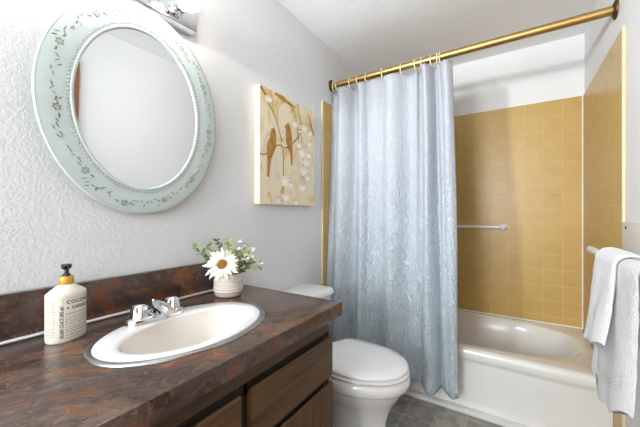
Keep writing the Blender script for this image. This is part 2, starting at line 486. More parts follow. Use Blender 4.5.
for i, x in enumerate(RX):
    if i == 0:
        bm = B()
        q = []
        for k in range(25):
            a = -PI / 2 + 2 * PI * k / 24
            q.append(Vector((0, .0268 * math.cos(a), .0330 * math.sin(a))))
        tube(bm, q, .0036, 8)
        o = obj('curtain_ring', bm, 'ring', None, (x, RY, RZ2 - .0087), local=True); ring0 = o
    else:
        o = ring0.copy(); C.objects.link(o); o.location = (x, RY, RZ2 - .0087)
    o.rotation_euler = (0, 0, (0.12, -.14, .1, .10, -.1, .05, .12, -.14, .10, -.1, .14, -.10)[i])
    end = ''
    tag(o, 'cream plastic curtain ring on the brass rod, %s from the left wall%s' % (ORD[i], end), 'curtain ring', 'curtain rings on the brass rod')

SX = [.006] + RX[1:] + [0.823]
BX = [.014, .068, .180, .262, .335, .438, .560, .645, .690, .765, .800, .825, .882]
AMP = [.024, -.050, .038, -.046, -.034, -.048, .032, .036, -.066, .032, -.012, -.046]
AMPB = [.026, -.070, .056, -.064, .050, -.066, .046, .052, -.078, .056, -.016, -.054]
def interp(T, s):
    k = max(0, min(len(T) - 2, int(s))); return T[k] + (T[k+1] - T[k]) * (s - k)
def smoothx(T, s):
    ws = [(-.5, .2), (-.25, .3), (0, .4), (.25, .3), (.5, .2)]
    n = len(T) - 1; t = 0; a = 0
    for d, wt in ws:
        if 0 <= s + d <= n: a += wt * interp(T, s + d); t += wt
    return a / t if 0.5 <= s <= n - .5 else interp(T, s)
def foldy(A, s):
    k = max(0, min(len(A) - 1, int(s))); f = s - k
    return A[k] * math.sin(PI * f) ** 0.9
def curtain_pt(u, v):
    s = u * 12.0; z_t = 1.0 - v               # v: 0 top .. 1 bottom
    k = v ** 0.8
    x = interp(SX, s) * (1 - k) + smoothx(BX, s) * k
    ya = foldy(AMP, s)
    yb = 0; wt = 0
    for d in (-.4, -.2, 0, .2, .4):
        ss = min(12, max(0, s + d)); yb += foldy(AMPB, ss)
    yb = yb / 5 * 1.15
    y = RY + ya * (1 - k) + yb * k
    y -= .105 * min(1, v * 1.25) ** 1.3           # hangs outside the tub
    zt = RZ2 - .040 - .006 * abs(math.sin(PI * (s - int(s)))) * (1 if s < 11 else 2.2 * (s - 11))
    zb = .085 + .045 * u + .006 * math.sin(s * 2.1)
    z = zt + (zb - zt) * v
    x += .006 * math.sin(7 * v + 3 * s) * k
    y += .004 * mnoise.noise(Vector((x * 9, z * 3, 0)))
    return Vector((max(.0105, x), min(y, 1.945 if z > .5 else 1.882), z))
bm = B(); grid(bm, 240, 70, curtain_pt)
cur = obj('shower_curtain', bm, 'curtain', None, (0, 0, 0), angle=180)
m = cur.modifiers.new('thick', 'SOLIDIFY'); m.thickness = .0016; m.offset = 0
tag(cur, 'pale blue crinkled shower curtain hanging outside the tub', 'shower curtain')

# ------------------------------------------------------------------ toilet
toi = empty('toilet', (.40, 1.345, 0), 'white toilet with closed lid between the vanity and the curtain', 'toilet')
TCY = 1.345
def egg(xb, xf, hw, z, N=56, back=0.85):
    cx = xb + (xf - xb) * .44; out = []
    for i in range(N):
        t = 2 * PI * i / N; c, s = math.cos(t), math.sin(t)
        if c >= 0: x = cx + (xf - cx) * c; y = hw * s
        else:
            x = cx + (cx - xb) * (-(abs(c) ** back)); y = hw * (math.copysign(abs(s) ** (.8 if back > .5 else .42), s))
        out.append(Vector((x, TCY + y, z)))
    return out
bm = B()
loft(bm, [egg(.17, .640, .108, .0), egg(.17, .640, .108, .018), egg(.20, .630, .096, .034), egg(.29, .622, .076, .10), egg(.30, .628, .078, .16), egg(.28, .642, .094, .205),
          egg(.25, .662, .126, .245), egg(.245, .688, .152, .283), egg(.24, .704, .167, .313), egg(.24, .710, .173, .328), egg(.24, .726, .184, .334), egg(.24, .733, .188, .340), egg(.24, .735, .189, .362), egg(.24, .733, .187, .378), egg(.25, .722, .178, .385)])
tube(bm, [(.33, TCY, .235), (.26, TCY, .275), (.18, TCY, .250), (.135, TCY, .17), (.15, TCY, .085), (.20, TCY, .03)], [.045, .058, .060, .056, .054, .052], 20)
box(bm, (.035, TCY - .115, .315), (.33, TCY + .115, .3845), .02, 3)
obj('bowl', bm, 'porcelain', toi, angle=60)
bm = B(); loft(bm, [egg(.285, .722, .176, .387, back=.5), egg(.28, .730, .182, .391, back=.5), egg(.28, .732, .184, .399, back=.5), egg(.285, .724, .178, .405, back=.5)])
obj('seat', bm, 'seat', toi, angle=50)
bm = B(); loft(bm, [egg(.328, .716, .172, .408, back=.22), egg(.322, .726, .181, .412, back=.22), egg(.322, .727, .182, .420, back=.22), egg(.326, .718, .175, .427, back=.22), egg(.30, .66, .135, .431, back=.6), egg(.38, .55, .06, .433)])
obj('seat_lid', bm, 'seat', toi, angle=60)
for s in (-1, 1):
    bm = B(); box(bm, (.252, TCY + s * .075 - .018, .385), (.292, TCY + s * .075 + .018, .410), .006); obj('hinge', bm, 'seat', toi)
bm = B()
def rr(x0, x1, hw, z, r=.03):
    o = []
    for cx, cy, a0 in ((x1 - r, hw - r, 0), (x0 + r, hw - r, PI/2), (x0 + r, -hw + r, PI), (x1 - r, -hw + r, 1.5*PI)):
        for k in range(7):
            a = a0 + k * PI / 12; o.append(Vector((cx + r * math.cos(a), TCY + cy + r * math.sin(a), z)))
    return o
loft(bm, [rr(.03, .20, .19, .395), rr(.025, .208, .200, .42), rr(.02, .215, .205, .52), rr(.018, .218, .208, .650)])
obj('tank', bm, 'porcelain', toi, angle=50)
bm = B(); loft(bm, [rr(.012, .222, .214, .651), rr(.010, .228, .220, .655), rr(.010, .228, .220, .674), rr(.013, .224, .216, .684), rr(.02, .214, .206, .688)])
obj('tank_lid', bm, 'seat', toi, angle=50)

# ------------------------------------------------------------------ vanity cabinet
van = empty('vanity_cabinet', (.28, .39, 0), 'dark walnut vanity cabinet with slab fronts under the counter', 'cabinet')
VY0, VY1, VX = -.23, .985, .535
bm = B()
box(bm, (.002, VY0, .09), (VX - .02, VY1, .11)); box(bm, (.002, VY0, .11), (.014, VY1, .735))
for y0 in (VY0, .53, VY1 - .018):
    if y0 != .53: box(bm, (.014, y0, .11), (VX - .02, y0 + .018, .735))
box(bm, (VX - .02, VY0, .09), (VX, VY1, .735), .001)
box(bm, (.002, VY0, 0), (VX - .07, VY1, .09))
obj('carcass', bm, 'wood_dark', van)
def slab(name, y0, y1, z0, z1, mat, parent=van):
    bm = B()
    # slab front with a bevelled finger-pull edge at the top
    pr = [(VX + .001, z0), (VX + .019, z0), (VX + .019, z1 - .004), (VX + .016, z1), (VX + .010, z1), (VX + .001, z1 - .022)]
    loft(bm, [[Vector((x, y, z)) for x, z in pr] for y in (y0, y1)])
    return obj(name, bm, mat, parent, smooth=False)
def shadow_gap(y0, y1, z0, z1):
    pass
for y0, y1 in ((.562, .978), (.105, .528), (-.215, .07)):
    slab('drawer_front', y0, y1, .520, .668, 'wood_h')
    slab('door', y0, y1, .105, .496, 'wood_v')
bm = B()
for y0, y1 in ((.562, .978), (.105, .528), (-.215, .07)):
    box(bm, (VX + .0002, y0 - .012, .650), (VX + .0015, y1, .680)); box(bm, (VX + .0002, y0, .486), (VX + .0015, y1, .524))
    box(bm, (VX + .0002, y0 - .028, .10), (VX + .0015, y0 + .001, .680))
obj('painted_gap_shade', bm, 'dark', van, smooth=False)  # flat black strips painting the shade in gaps around the fronts

# ------------------------------------------------------------------ countertop with a cut-out for the sink
CX0, CX1, CY0, CY1, CZ = .001, .577, -.25, 1.012, .790
SCX, SCY, SAX, SAY = .318, .540, .186, .256
cnt = empty('countertop', (.29, .38, .737), 'dark rust and slate laminate vanity countertop with backsplash', 'countertop')
bm = B()
N = 96
def rect_pt(t):
    c, s = math.cos(t), math.sin(t)
    kx = ((CX1 if c > 0 else CX0) - SCX) / c if abs(c) > 1e-6 else 1e9
    ky = ((CY1 if s > 0 else CY0) - SCY) / s if abs(s) > 1e-6 else 1e9
    k = min(kx, ky); return SCX + k * c, SCY + k * s
angs = [2 * PI * i / N for i in range(N)]
for cxx in (CX0, CX1):
    for cyy in (CY0, CY1):
        a = math.atan2(cyy - SCY, cxx - SCX) % (2 * PI)
        j = min(range(N), key=lambda i: abs(angs[i] - a)); angs[j] = a
hole = .93
def inner(t): return SCX + SAX * hole * math.cos(t), SCY + SAY * hole * math.sin(t)
rg = []
e = .004
def outr(z, ins):
    o = []
    for t in angs:
        x, y = rect_pt(t); o.append(Vector((min(max(x, CX0 + ins), CX1 - ins), min(max(y, CY0 + ins), CY1 - ins), z)))
    return o
rg = [[Vector((*inner(t), CZ - .045)) for t in angs], outr(.737, 0.02), outr(.737, e), outr(.737 + e, 0), outr(CZ - e, 0), outr(CZ - .001, e * .3), outr(CZ, e), [Vector((*inner(t), CZ)) for t in angs], [Vector((*inner(t), CZ - .045)) for t in angs]]
loft(bm, rg, False, False)
bmesh.ops.remove_doubles(bm, verts=bm.verts, dist=1e-5)
obj('top_slab', bm, 'counter', cnt, angle=35)
bm = B(); box(bm, (.001, CY0, CZ + .0005), (.020, .925, .916), .0025); obj('backsplash', bm, 'counter', cnt)
bm = B(); box(bm, (.0203, CY0 + .002, CZ + .0003), (.035, .923, CZ + .009), .004, 3); obj('joint_strip', bm, 'strip', cnt)
bm = B(); box(bm, (.003, CY0, .9160), (.0205, .925, .9175), .0005); obj('painted_edge_glint', bm, 'steel', cnt)  # added strip imitating light caught along the backsplash's top edge

# ------------------------------------------------------------------ sink
snk = empty('sink', (SCX, SCY, CZ), 'white oval drop-in sink with a steel rim set in the counter', 'sink')
def ell(cx, cy, ax, ay, z, n=72): return [Vector((cx + ax * math.cos(2*PI*i/n), cy + ay * math.sin(2*PI*i/n), z)) for i in range(n)]
bm = B()
loft(bm, [ell(SCX, SCY, SAX, SAY, CZ + .0006), ell(SCX, SCY, SAX - .001, SAY - .001, CZ + .0045), ell(SCX, SCY, SAX - .006, SAY - .006, CZ + .0065), ell(SCX, SCY, SAX - .0145, SAY - .0145, CZ + .0055), ell(SCX, SCY, SAX - .0150, SAY - .0150, CZ + .0006)], False, False)
obj('steel_rim', bm, 'steel', snk, angle=60)
bcx, bcy = SCX + .024, SCY
bm = B()
loft(bm, [ell(SCX, SCY, SAX - .0155, SAY - .0155, CZ - .002), ell(SCX, SCY, SAX - .016, SAY - .016, CZ + .006), ell(SCX, SCY, SAX - .021, SAY - .021, CZ + .0095),
          ell(bcx - .004, bcy, .130, .203, CZ + .0095), ell(bcx, bcy, .125, .197, CZ + .0075), ell(bcx, bcy, .122, .193, CZ + .002)], False, False)
obj('rim', bm, 'seat', snk, angle=60)
bm = B()
loft(bm, [ell(bcx, bcy, .1225, .1935, CZ + .0035), ell(bcx, bcy, .120, .189, CZ - .006), ell(bcx, bcy, .113, .178, CZ - .035), ell(bcx, bcy, .100, .156, CZ - .075),
          ell(bcx, bcy, .082, .122, CZ - .108), ell(bcx, bcy, .052, .072, CZ - .124), ell(bcx, bcy, .024, .024, CZ - .129)], False, True)
obj('bowl', bm, 'sink_bowl', snk, angle=60)
bm = B(); lathe(bm, (bcx, bcy, CZ - .1285), [(.024, 0), (.022, .002), (.016, .001), (.012, .003), (.004, .004)], 24); obj('drain', bm, 'chrome', snk)

# ------------------------------------------------------------------ faucet
FX, FY, FZ = .186, .512, CZ + .0098
fau = empty('faucet', (FX, FY, FZ), 'chrome two-handle faucet on the rear rim of the sink', 'faucet')
bm = B()
def stad(hx, hy, z, n=40):
    o = []
    for i in range(n):
        t = 2 * PI * i / n; c, s = math.cos(t), math.sin(t)
        o.append(Vector((FX + hx * c, FY + (hy - hx) * (1 if s > 0 else -1 if s < 0 else 0) * min(1, abs(s) * 3) + hx * s, z)))
    return o
loft(bm, [stad(.029, .088, FZ), stad(.029, .088, FZ + .011), stad(.027, .086, FZ + .016), stad(.021, .079, FZ + .019)])
obj('base_plate', bm, 'chrome', fau, angle=50)
for s in (-1, 1):
    bm = B(); hy = FY + s * .051
    rings = []
    for r, h, fl in ((.0255, .014, 0), (.0255, .019, 0), (.0245, .021, .15), (.0210, .040, .25), (.0185, .049, .25), (.0145, .054, .15), (.008, .0555, 0)):
        rings.append([Vector((FX + r * (1 + fl * .35 * math.cos(6 * a)) * math.cos(a), hy + r * (1 + fl * .35 * math.cos(6 * a)) * math.sin(a), FZ + h)) for a in [2*PI*i/48 for i in range(48)]])
    loft(bm, rings); obj('handle', bm, 'chrome', fau, angle=50)
bm = B()
pts = [(-.018, .010, .020, .016), (-.010, .034, .021, .020), (.010, .044, .021, .015), (.035, .043, .019, .012), (.065, .036, .0165, .0095), (.078, .031, .014, .008)]
rings = []
for dx, z, hw, hh in pts:
    rings.append([Vector((FX + dx, FY + hw * math.cos(a), FZ + z + hh * math.sin(a))) for a in [2*PI*i/20 for i in range(20)]])
loft(bm, rings); lathe(bm, (FX + .070, FY, FZ + .014), [(.009, 0), (.010, .003), (.010, .014)], 16)
obj('spout', bm, 'chrome', fau, angle=60)
bm = B(); tube(bm, [(FX - .014, FY, FZ + .012), (FX - .016, FY, FZ + .05)], .0025, 8); sphere(bm, (FX - .016, FY, FZ + .053), .005, 12, 8); obj('lift_rod', bm, 'chrome', fau)

# ------------------------------------------------------------------ soap bottle with lettering
BC = Vector((.110, .310, CZ + .0005))
BA = math.radians(20)                                  # label direction
bot = empty('soap_bottle', BC, 'cream oval soap bottle with black pump left of the sink', 'soap bottle')
bex = Vector((math.cos(BA), math.sin(BA), 0)); bey = Vector((-math.sin(BA), math.cos(BA), 0))
EA, EB = .0475, .036                                    # half width across the label, half depth
def bell(f, z, n=56):
    return [BC + bey * (EA * f * math.cos(2*PI*i/n)) + bex * (EB * f * math.sin(2*PI*i/n)) + Vector((0, 0, z)) for i in range(n)]
def bellf(fa, fb, z, n=56):
    return [BC + bey * (fa * math.cos(2*PI*i/n)) + bex * (fb * math.sin(2*PI*i/n)) + Vector((0, 0, z)) for i in range(n)]
bm = B()
loft(bm, [bell(.93, 0), bell(.98, .003), bell(1, .008), bell(1, .120), bell(.985, .125), bellf(.038, .030, .132), bellf(.026, .023, .140), bellf(.0175, .0175, .145), bellf(.0145, .0145, .148)])
obj('bottle_body', bm, 'bottle', bot, angle=50)
bm = B(); lathe(bm, BC + Vector((0, 0, .147)), [(.0155, 0), (.0165, .001), (.0165, .019), (.015, .021)], 32); obj('collar', bm, 'gold', bot, angle=50)
bm = B(); lathe(bm, BC + Vector((0, 0, .167)), [(.009, 0), (.009, .006), (.0055, .009), (.0055, .019), (.0105, .022), (.0115, .027), (.011, .033), (.004, .034)], 20)
nz = Vector((math.cos(math.radians(-20)), math.sin(math.radians(-20)), 0))
tube(bm, [BC + Vector((0, 0, .194)), BC + nz * .012 + Vector((0, 0, .195)), BC + nz * .019 + Vector((0, 0, .193))], [.006, .0055, .0045], 10)
obj('pump', bm, 'black', bot, angle=50)
# arc-length table round the oval, 0 = middle of the label
tab = [(0.0, 0.0)]; L_ = 0
for i in range(1, 801):
    a0, a1 = (i - 1) * PI / 800, i * PI / 800
    L_ += math.hypot(EA * (math.sin(a1) - math.sin(a0)), EB * (math.cos(a1) - math.cos(a0))); tab.append((L_, a1))
def arc(s):
    k = abs(s); lo, hi = 0, 800
    while hi - lo > 1:
        md = (lo + hi) // 2
        if tab[md][0] < k: lo = md
        else: hi = md
    f = (k - tab[lo][0]) / max(1e-9, tab[hi][0] - tab[lo][0])
    return math.copysign(tab[lo][1] + f * (tab[hi][1] - tab[lo][1]), s)
def wrap(s, z, off=.0004):
    a = arc(s)
    n = (bey * (math.sin(a) / EA) + bex * (math.cos(a) / EB)).normalized()
    return BC + bey * (EA * math.sin(a)) + bex * (EB * math.cos(a)) + n * off + Vector((0, 0, z))
def put_text(bm, body, s0, z0, size, vertical=False, spacing=1.0, bold=0.0):
    cu = bpy.data.curves.new('t', 'FONT'); cu.body = body; cu.size = size; cu.space_character = spacing; cu.offset = bold
    cu.resolution_u = 2
    to = bpy.data.objects.new('t', cu); C.objects.link(to)
    dg = bpy.context.evaluated_depsgraph_get(); me = to.evaluated_get(dg).to_mesh()
    t = bmesh.new(); t.from_mesh(me)
    bmesh.ops.subdivide_edges(t, edges=[e for e in t.edges if e.calc_length() > .004], cuts=2)
    vm = {}
    for v in t.verts:
        p = (s0 - v.co.y, z0 + v.co.x) if vertical else (s0 + v.co.x, z0 + v.co.y)
        vm[v.index] = bm.verts.new(wrap(*p))
    t.verts.index_update()
    for f in t.faces:
        try: bm.faces.new([vm[v.index] for v in f.verts])
        except ValueError: pass
    t.free(); bpy.data.objects.remove(to); bpy.data.curves.remove(cu)
def bar(bm, s0, s1, z0, z1, off=.0003):
    n = max(2, int((s1 - s0) / .003) + 1)
    grid(bm, n, 2, lambda u, v: wrap(s0 + (s1 - s0) * u, z0 + (z1 - z0) * v, off))
bm = B()
put_text(bm, 'COCONUT', -.024, .1000, .0128, spacing=1.10, bold=.00042)
put_text(bm, '+ VANILLA', -.024, .0845, .0122, spacing=1.10, bold=.00042)
put_text(bm, 'HAND SOAP', -.026, .0712, .0078, spacing=1.2)
put_text(bm, 'SOAP CULTURE #1', -.0300, .012, .0105, True, 0.95, .0003)
obj('lettering', bm, 'ink', bot, smooth=False)
bm = B()
for z in (.012, .114): bar(bm, -.030, .050, z, z + .0007)
for s in (-.0305, .050): bar(bm, s, s + .0006, .012, .1147)
for z0 in (.064, .058, .052, .046, .038, .032, .026, .018):
    s = -.026
    while s < .044:
        e2 = s + random.uniform(.004, .010); bar(bm, s, min(e2, .046), z0, z0 + .0021); s = e2 + .0022
for z0 in [.108 - .0052 * k for k in range(18)]:
    if .070 < z0 < .074 or .041 < z0 < .046: continue
    s = -.070
    while s < -.048:
        e2 = s + random.uniform(.003, .008); bar(bm, s, min(e2, -.046), z0, z0 + .0019); s = e2 + .0016
obj('fine_print', bm, 'ink_soft', bot, smooth=False)

# ------------------------------------------------------------------ potted flowers
PC = Vector((.137, .838, CZ + .0005))
pot = empty('potted_flowers', PC, 'cream ribbed pot of white daisy and greenery at the backsplash end', 'potted plant')
bm = B()
prof = [(.044, 0), (.050, .003), (.0535, .010), (.0545, .018)]
for k in range(5):
    h0 = .020 + k * .0105
    prof += [(.0555, h0), (.0588, h0 + .0025), (.0588, h0 + .0065), (.0552, h0 + .0095)]
prof += [(.0552, .076), (.0552, .090), (.054, .0925), (.0515, .091), (.0505, .080), (.05, .072)]
lathe(bm, PC, prof, 48); obj('pot', bm, 'pot', pot, angle=60)
bm = B(); lathe(bm, PC + Vector((0, 0, .0725)), [(.0495, 0), (.045, .003), (.02, .006)], 24); obj('soil', bm, 'stem', pot)
DC = PC + Vector((.040, -.064, .138))                  # centre of the daisy
DN = Vector((.62, -.62, .52)).normalized(); DQ = DN.to_track_quat('Z', 'Y')
bm = B(); tube(bm, [PC + Vector((.005, -.005, .076)), PC + Vector((.012, -.02, .115)), DC - DN * .014], .0028, 8)
dst = obj('daisy_stem', bm, 'stem', pot)
bm = B()
for row, (nn, ln, lift) in enumerate(((21, .055, .0), (18, .046, .006))):
    for k in range(nn):
        a = 2 * PI * (k + .5 * row) / nn + random.uniform(-.08, .08); l = ln * random.uniform(.88, 1.08); tw = random.uniform(-.25, .25)
        droop = random.uniform(-.012, .006) + lift
        def pf(u, v, a=a, l=l, tw=tw, droop=droop):
            r = .014 + u * l; wd = .0070 * (math.sin(PI * min(1, .12 + .80 * u)) ** .7) * (1 if u < .97 else .5)
            t = (v - .5) * 2
            loc = Vector((r * math.cos(a) - t * wd * math.sin(a), r * math.sin(a) + t * wd * math.cos(a), droop * u * u * 3 + lift * .5 + .003 * t * t + tw * t * wd + .003))
            return DC + DQ @ loc
        grid(bm, 7, 5, pf)
pe = obj('petals', bm, 'petal', pot, angle=80)
sm = pe.modifiers.new('thick', 'SOLIDIFY'); sm.thickness = .0008
bm = B()
rings = []
for r, h in ((.019, .000), (.0215, .005), (.019, .011), (.013, .0135), (.005, .0130)):
    rings.append([DC + DQ @ Vector((r * math.cos(a), r * math.sin(a), h)) for a in [2*PI*i/24 for i in range(24)]])
loft(bm, rings)
obj('flower_centre', bm, 'flower_eye', pot, angle=80)
def leaf(bm, p, d, up, l, wd):
    d = d.normalized(); sd = d.cross(up)
    if sd.length < .01: sd = d.cross(Vector((1, 0, 0)))
    sd.normalize(); n = sd.cross(d)
    grid(bm, 6, 3, lambda u, v: p + d * (l * u) + sd * ((v - .5) * 2 * wd * math.sin(PI * (.06 + .93 * u)) ** .8) + n * (.18 * l * u * u + .25 * wd * abs(v - .5)))
sprigs = [  # direction of each sprig tip from the pot mouth, length, leaf kind, buds
    ((-.05, -.120, .150), 'leaf', 0), ((.03, -.085, .075), 'leaf_pale', 0), ((-.03, -.035, .180), 'leaf', 0), ((-.02, .015, .175), 'leaf_pale', 0),
    ((.01, .050, .155), 'leaf', 1), ((.045, .075, .120), 'leaf_pale', 1), ((.035, .115, .075), 'leaf', 1), ((-.02, .100, .130), 'leaf', 1),
    ((.06, .060, .080), 'leaf', 1), ((-.05, -.06, .155), 'leaf_pale', 0), ((.07, .10, .050), 'leaf_pale', 1), ((.0, .03, .13), 'leaf_pale', 1), ((.06, -.02, .06), 'leaf', 0)]
for tip, kind, buds in sprigs:
    p0 = PC + Vector((tip[0] * .25, tip[1] * .25, .076)); p2 = PC + Vector((tip[0], tip[1], .076 + tip[2] * .82)); p1 = (p0 + p2) / 2 + Vector((0, 0, .022))
    bez = lambda t: p0 * (1-t)**2 + p1 * 2*t*(1-t) + p2 * t*t
    P_ = [bez(k / 8) for k in range(9)]
    for q in P_: q.x = max(q.x, .022)
    bm = B(); tube(bm, P_, [.0016 - .0001 * k for k in range(9)], 6)
    sp = obj('leaf_sprig', bm, 'stem', pot)
    bm = B()
    for k in range(2, 9):
        for s in (-1, 1):
            d = (P_[k] - P_[k-1]).normalized(); a = random.uniform(0, 2 * PI)
            rad = d.orthogonal(); rad.rotate(Matrix.Rotation(a, 3, d))
            dd = d * .55 + rad * .9
            if P_[k].x + dd.normalized().x * .022 < .006: dd.x = abs(dd.x)
            leaf(bm, P_[k], dd, Vector((random.uniform(-.4, .4), random.uniform(-.4, .4), 1)), random.uniform(.018, .030), random.uniform(.0065, .0105))
    lv = obj('leaves', bm, kind, sp, angle=80)
    sm = lv.modifiers.new('thick', 'SOLIDIFY'); sm.thickness = .0005
    if buds:
        bm = B()
        for k in range(6):
            q = P_[random.randint(4, 8)] + Vector((random.uniform(-.002, .014), random.uniform(-.014, .014), random.uniform(-.010, .014)))
            for j in range(5):
                a = 2 * PI * j / 5
                leaf(bm, q, Vector((math.cos(a) * .7 + .5, math.sin(a), random.uniform(-.3, .6))), Vector((1, -.3, .4)), .014, .0045)
        obj('white_blossoms', bm, 'bud', sp, angle=80).modifiers.new('thick', 'SOLIDIFY').thickness = .0005

# ------------------------------------------------------------------ oval mirror
MY, MZ, TILT = .556, 1.490, math.radians(2.2)
mir = empty('mirror', (.0125, MY, 1.1255), 'oval wall mirror with wide etched aqua glass frame above the sink', 'mirror', None, (0, TILT, 0))
# local frame: x out of the wall, y along it, z up from the lower edge of the glass
def mel(ay, az, x, n=96, zc=None, yc=None):
    t = max(0, min(1, (ay - .21) / .085))             # the inner opening sits a little off the outer centre
    zc = (.364 * (1 - t) + .361 * t) if zc is None else zc
    yc = -.0035 * (1 - t) if yc is None else yc
    return [Vector((x, yc + ay * math.cos(2*PI*i/n), zc + az * math.sin(2*PI*i/n))) for i in range(n)]
bm = B()
loft(bm, [mel(.213, .280, .004), mel(.294, .357, .004), mel(.297, .360, .007), mel(.295, .358, .0105), mel(.289, .352, .012), mel(.218, .285, .012), mel(.213, .280, .011), mel(.213, .280, .004)], False, False)
obj('glass_frame', bm, 'frost', mir, local=True, angle=50)
bm = B()
loft(bm, [mel(.297, .360, .0055), mel(.2985, .3615, .0075), mel(.297, .360, .0110), mel(.2935, .3565, .0122)], False, False)
obj('polished_edge', bm, 'frost_white', mir, local=True, angle=80)
bm = B(); loft(bm, [mel(.2125, .2795, .004), mel(.2125, .2795, .013), mel(.209, .276, .015), mel(.205, .272, .013), mel(.202, .269, .009), mel(.202, .269, .004)], False, False)
obj('inner_rim', bm, 'frost_white', mir, local=True, angle=60)
bm = B(); loft(bm, [mel(.2025, .2695, .003), mel(.2025, .2695, .0085)], True, True)
obj('mirror_glass', bm, 'mirror', mir, local=True, angle=40)
bm = B()
for k in range(150):
    a = 2 * PI * k / 150; bz = Vector((.0125, -.0035 + .2195 * math.cos(a), .364 + .2865 * math.sin(a)))
    sphere(bm, bz, .0026, 8, 6)
obj('bead_trim', bm, 'bead', mir, local=True, angle=90)
bm = B()
rnd = random.Random(3)
def etch(y, z, a, l, wd, bend=0.0):
    n = 6
    L2, R2 = [], []
    for i in range(n + 1):
        u = i / n; x_ = (u - .5) * l; off = bend * (1 - (2*u - 1) ** 2)
        ww = wd * math.sin(PI * u) ** .8 + .0002
        for sgn, arr in ((1, L2), (-1, R2)):
            yy = x_ * math.cos(a) - (off + sgn * ww) * math.sin(a); zz = x_ * math.sin(a) + (off + sgn * ww) * math.cos(a)
            arr.append(bm.verts.new((.0124, y + yy, z + zz)))
    for i in range(n): bm.faces.new((L2[i], L2[i+1], R2[i+1], R2[i]))
for k in range(34):
    a = 2 * PI * k / 34 + rnd.uniform(-.06, .06); f = rnd.uniform(.35, .65)
    ry = .2215 + (.295 - .2215) * f; rz = .288 + (.358 - .288) * f
    y, z = ry * math.cos(a), .362 + rz * math.sin(a); ta = a + PI / 2
    if k % 3 == 0:      # a blossom
        for j in range(6):
            b_ = 2 * PI * j / 6 + rnd.uniform(-.2, .2); etch(y + .0105 * math.cos(b_), z + .0105 * math.sin(b_), b_ + 1.2, .014, .0017, .0035)
        for j in range(3): etch(y + .004 * math.cos(j * 2.1), z + .004 * math.sin(j * 2.1), j * 2.1, .006, .0012)
        for j in (-1, 1): etch(y + j * .024 * math.cos(ta), z + j * .024 * math.sin(ta), ta + rnd.uniform(-.5, .5), .016, .0026, .002)
    else:               # a leafy sprig
        for j in range(5):
            dd = (j - 2) * .0125; yy = y + dd * math.cos(ta) + rnd.uniform(-.012, .012) * math.cos(a); zz = z + dd * math.sin(ta) + rnd.uniform(-.012, .012) * math.sin(a)
            etch(yy, zz, ta + rnd.choice((-.8, .8, .2)), rnd.uniform(.012, .020), rnd.uniform(.0013, .0022), rnd.uniform(-.002, .002))
obj('etched_pattern', bm, 'etch', mir, local=True, smooth=False)

# ------------------------------------------------------------------ vanity light
vl = empty('vanity_light', (.001, .51, 1.93), 'chrome vanity light bar with round lit bulbs above the mirror', 'wall light')
bm = B(); box(bm, (.001, .240, 1.858), (.0535, .750, 1.972), .005); obj('back_plate', bm, 'chrome', vl, angle=40)
for y in (.340, .500, .660):
    z = 1.898
    bm = B(); lathe(bm, (.0537, y, z), [(.027, 0), (.027, .004), (.021, .008), (.0185, .012), (.0185, .040), (.020, .042), (.020, .048), (.015, .050)], 28, (1, 0, 0))
    so = obj('socket', bm, 'chrome', vl, angle=50)
    bm = B(); lathe(bm, (.1035, y, z), [(.013, 0), (.014, .004), (.023, .013), (.031, .026), (.0345, .040), (.0335, .053), (.029, .065), (.019, .074), (.008, .0775), (.001, .078)], 28, (1, 0, 0))
    bu = obj('bulb', bm, 'bulb', so, angle=90); bu['label'] = 'round glowing bulb'

# unseen ceiling lamp added behind the camera as dim fill
cl = empty('added_ceiling_light', (.80, -.75, H), 'added white glass semi-flush ceiling light, unseen behind the viewer', 'ceiling light')
bm = B(); lathe(bm, (.80, -.75, H), [(.07, -.001), (.07, -.015), (.02, -.025), (.012, -.03), (.012, -.145)], 32); obj('stem', bm, 'chrome', cl)  # stem of the added ceiling light
bm = B(); lathe(bm, (.80, -.75, H - .13), [(.02, 0), (.10, -.012), (.15, -.035), (.155, -.05), (.14, -.075), (.10, -.10), (.03, -.112)], 40); obj('added_dome', bm, 'added_dome', cl, angle=90)

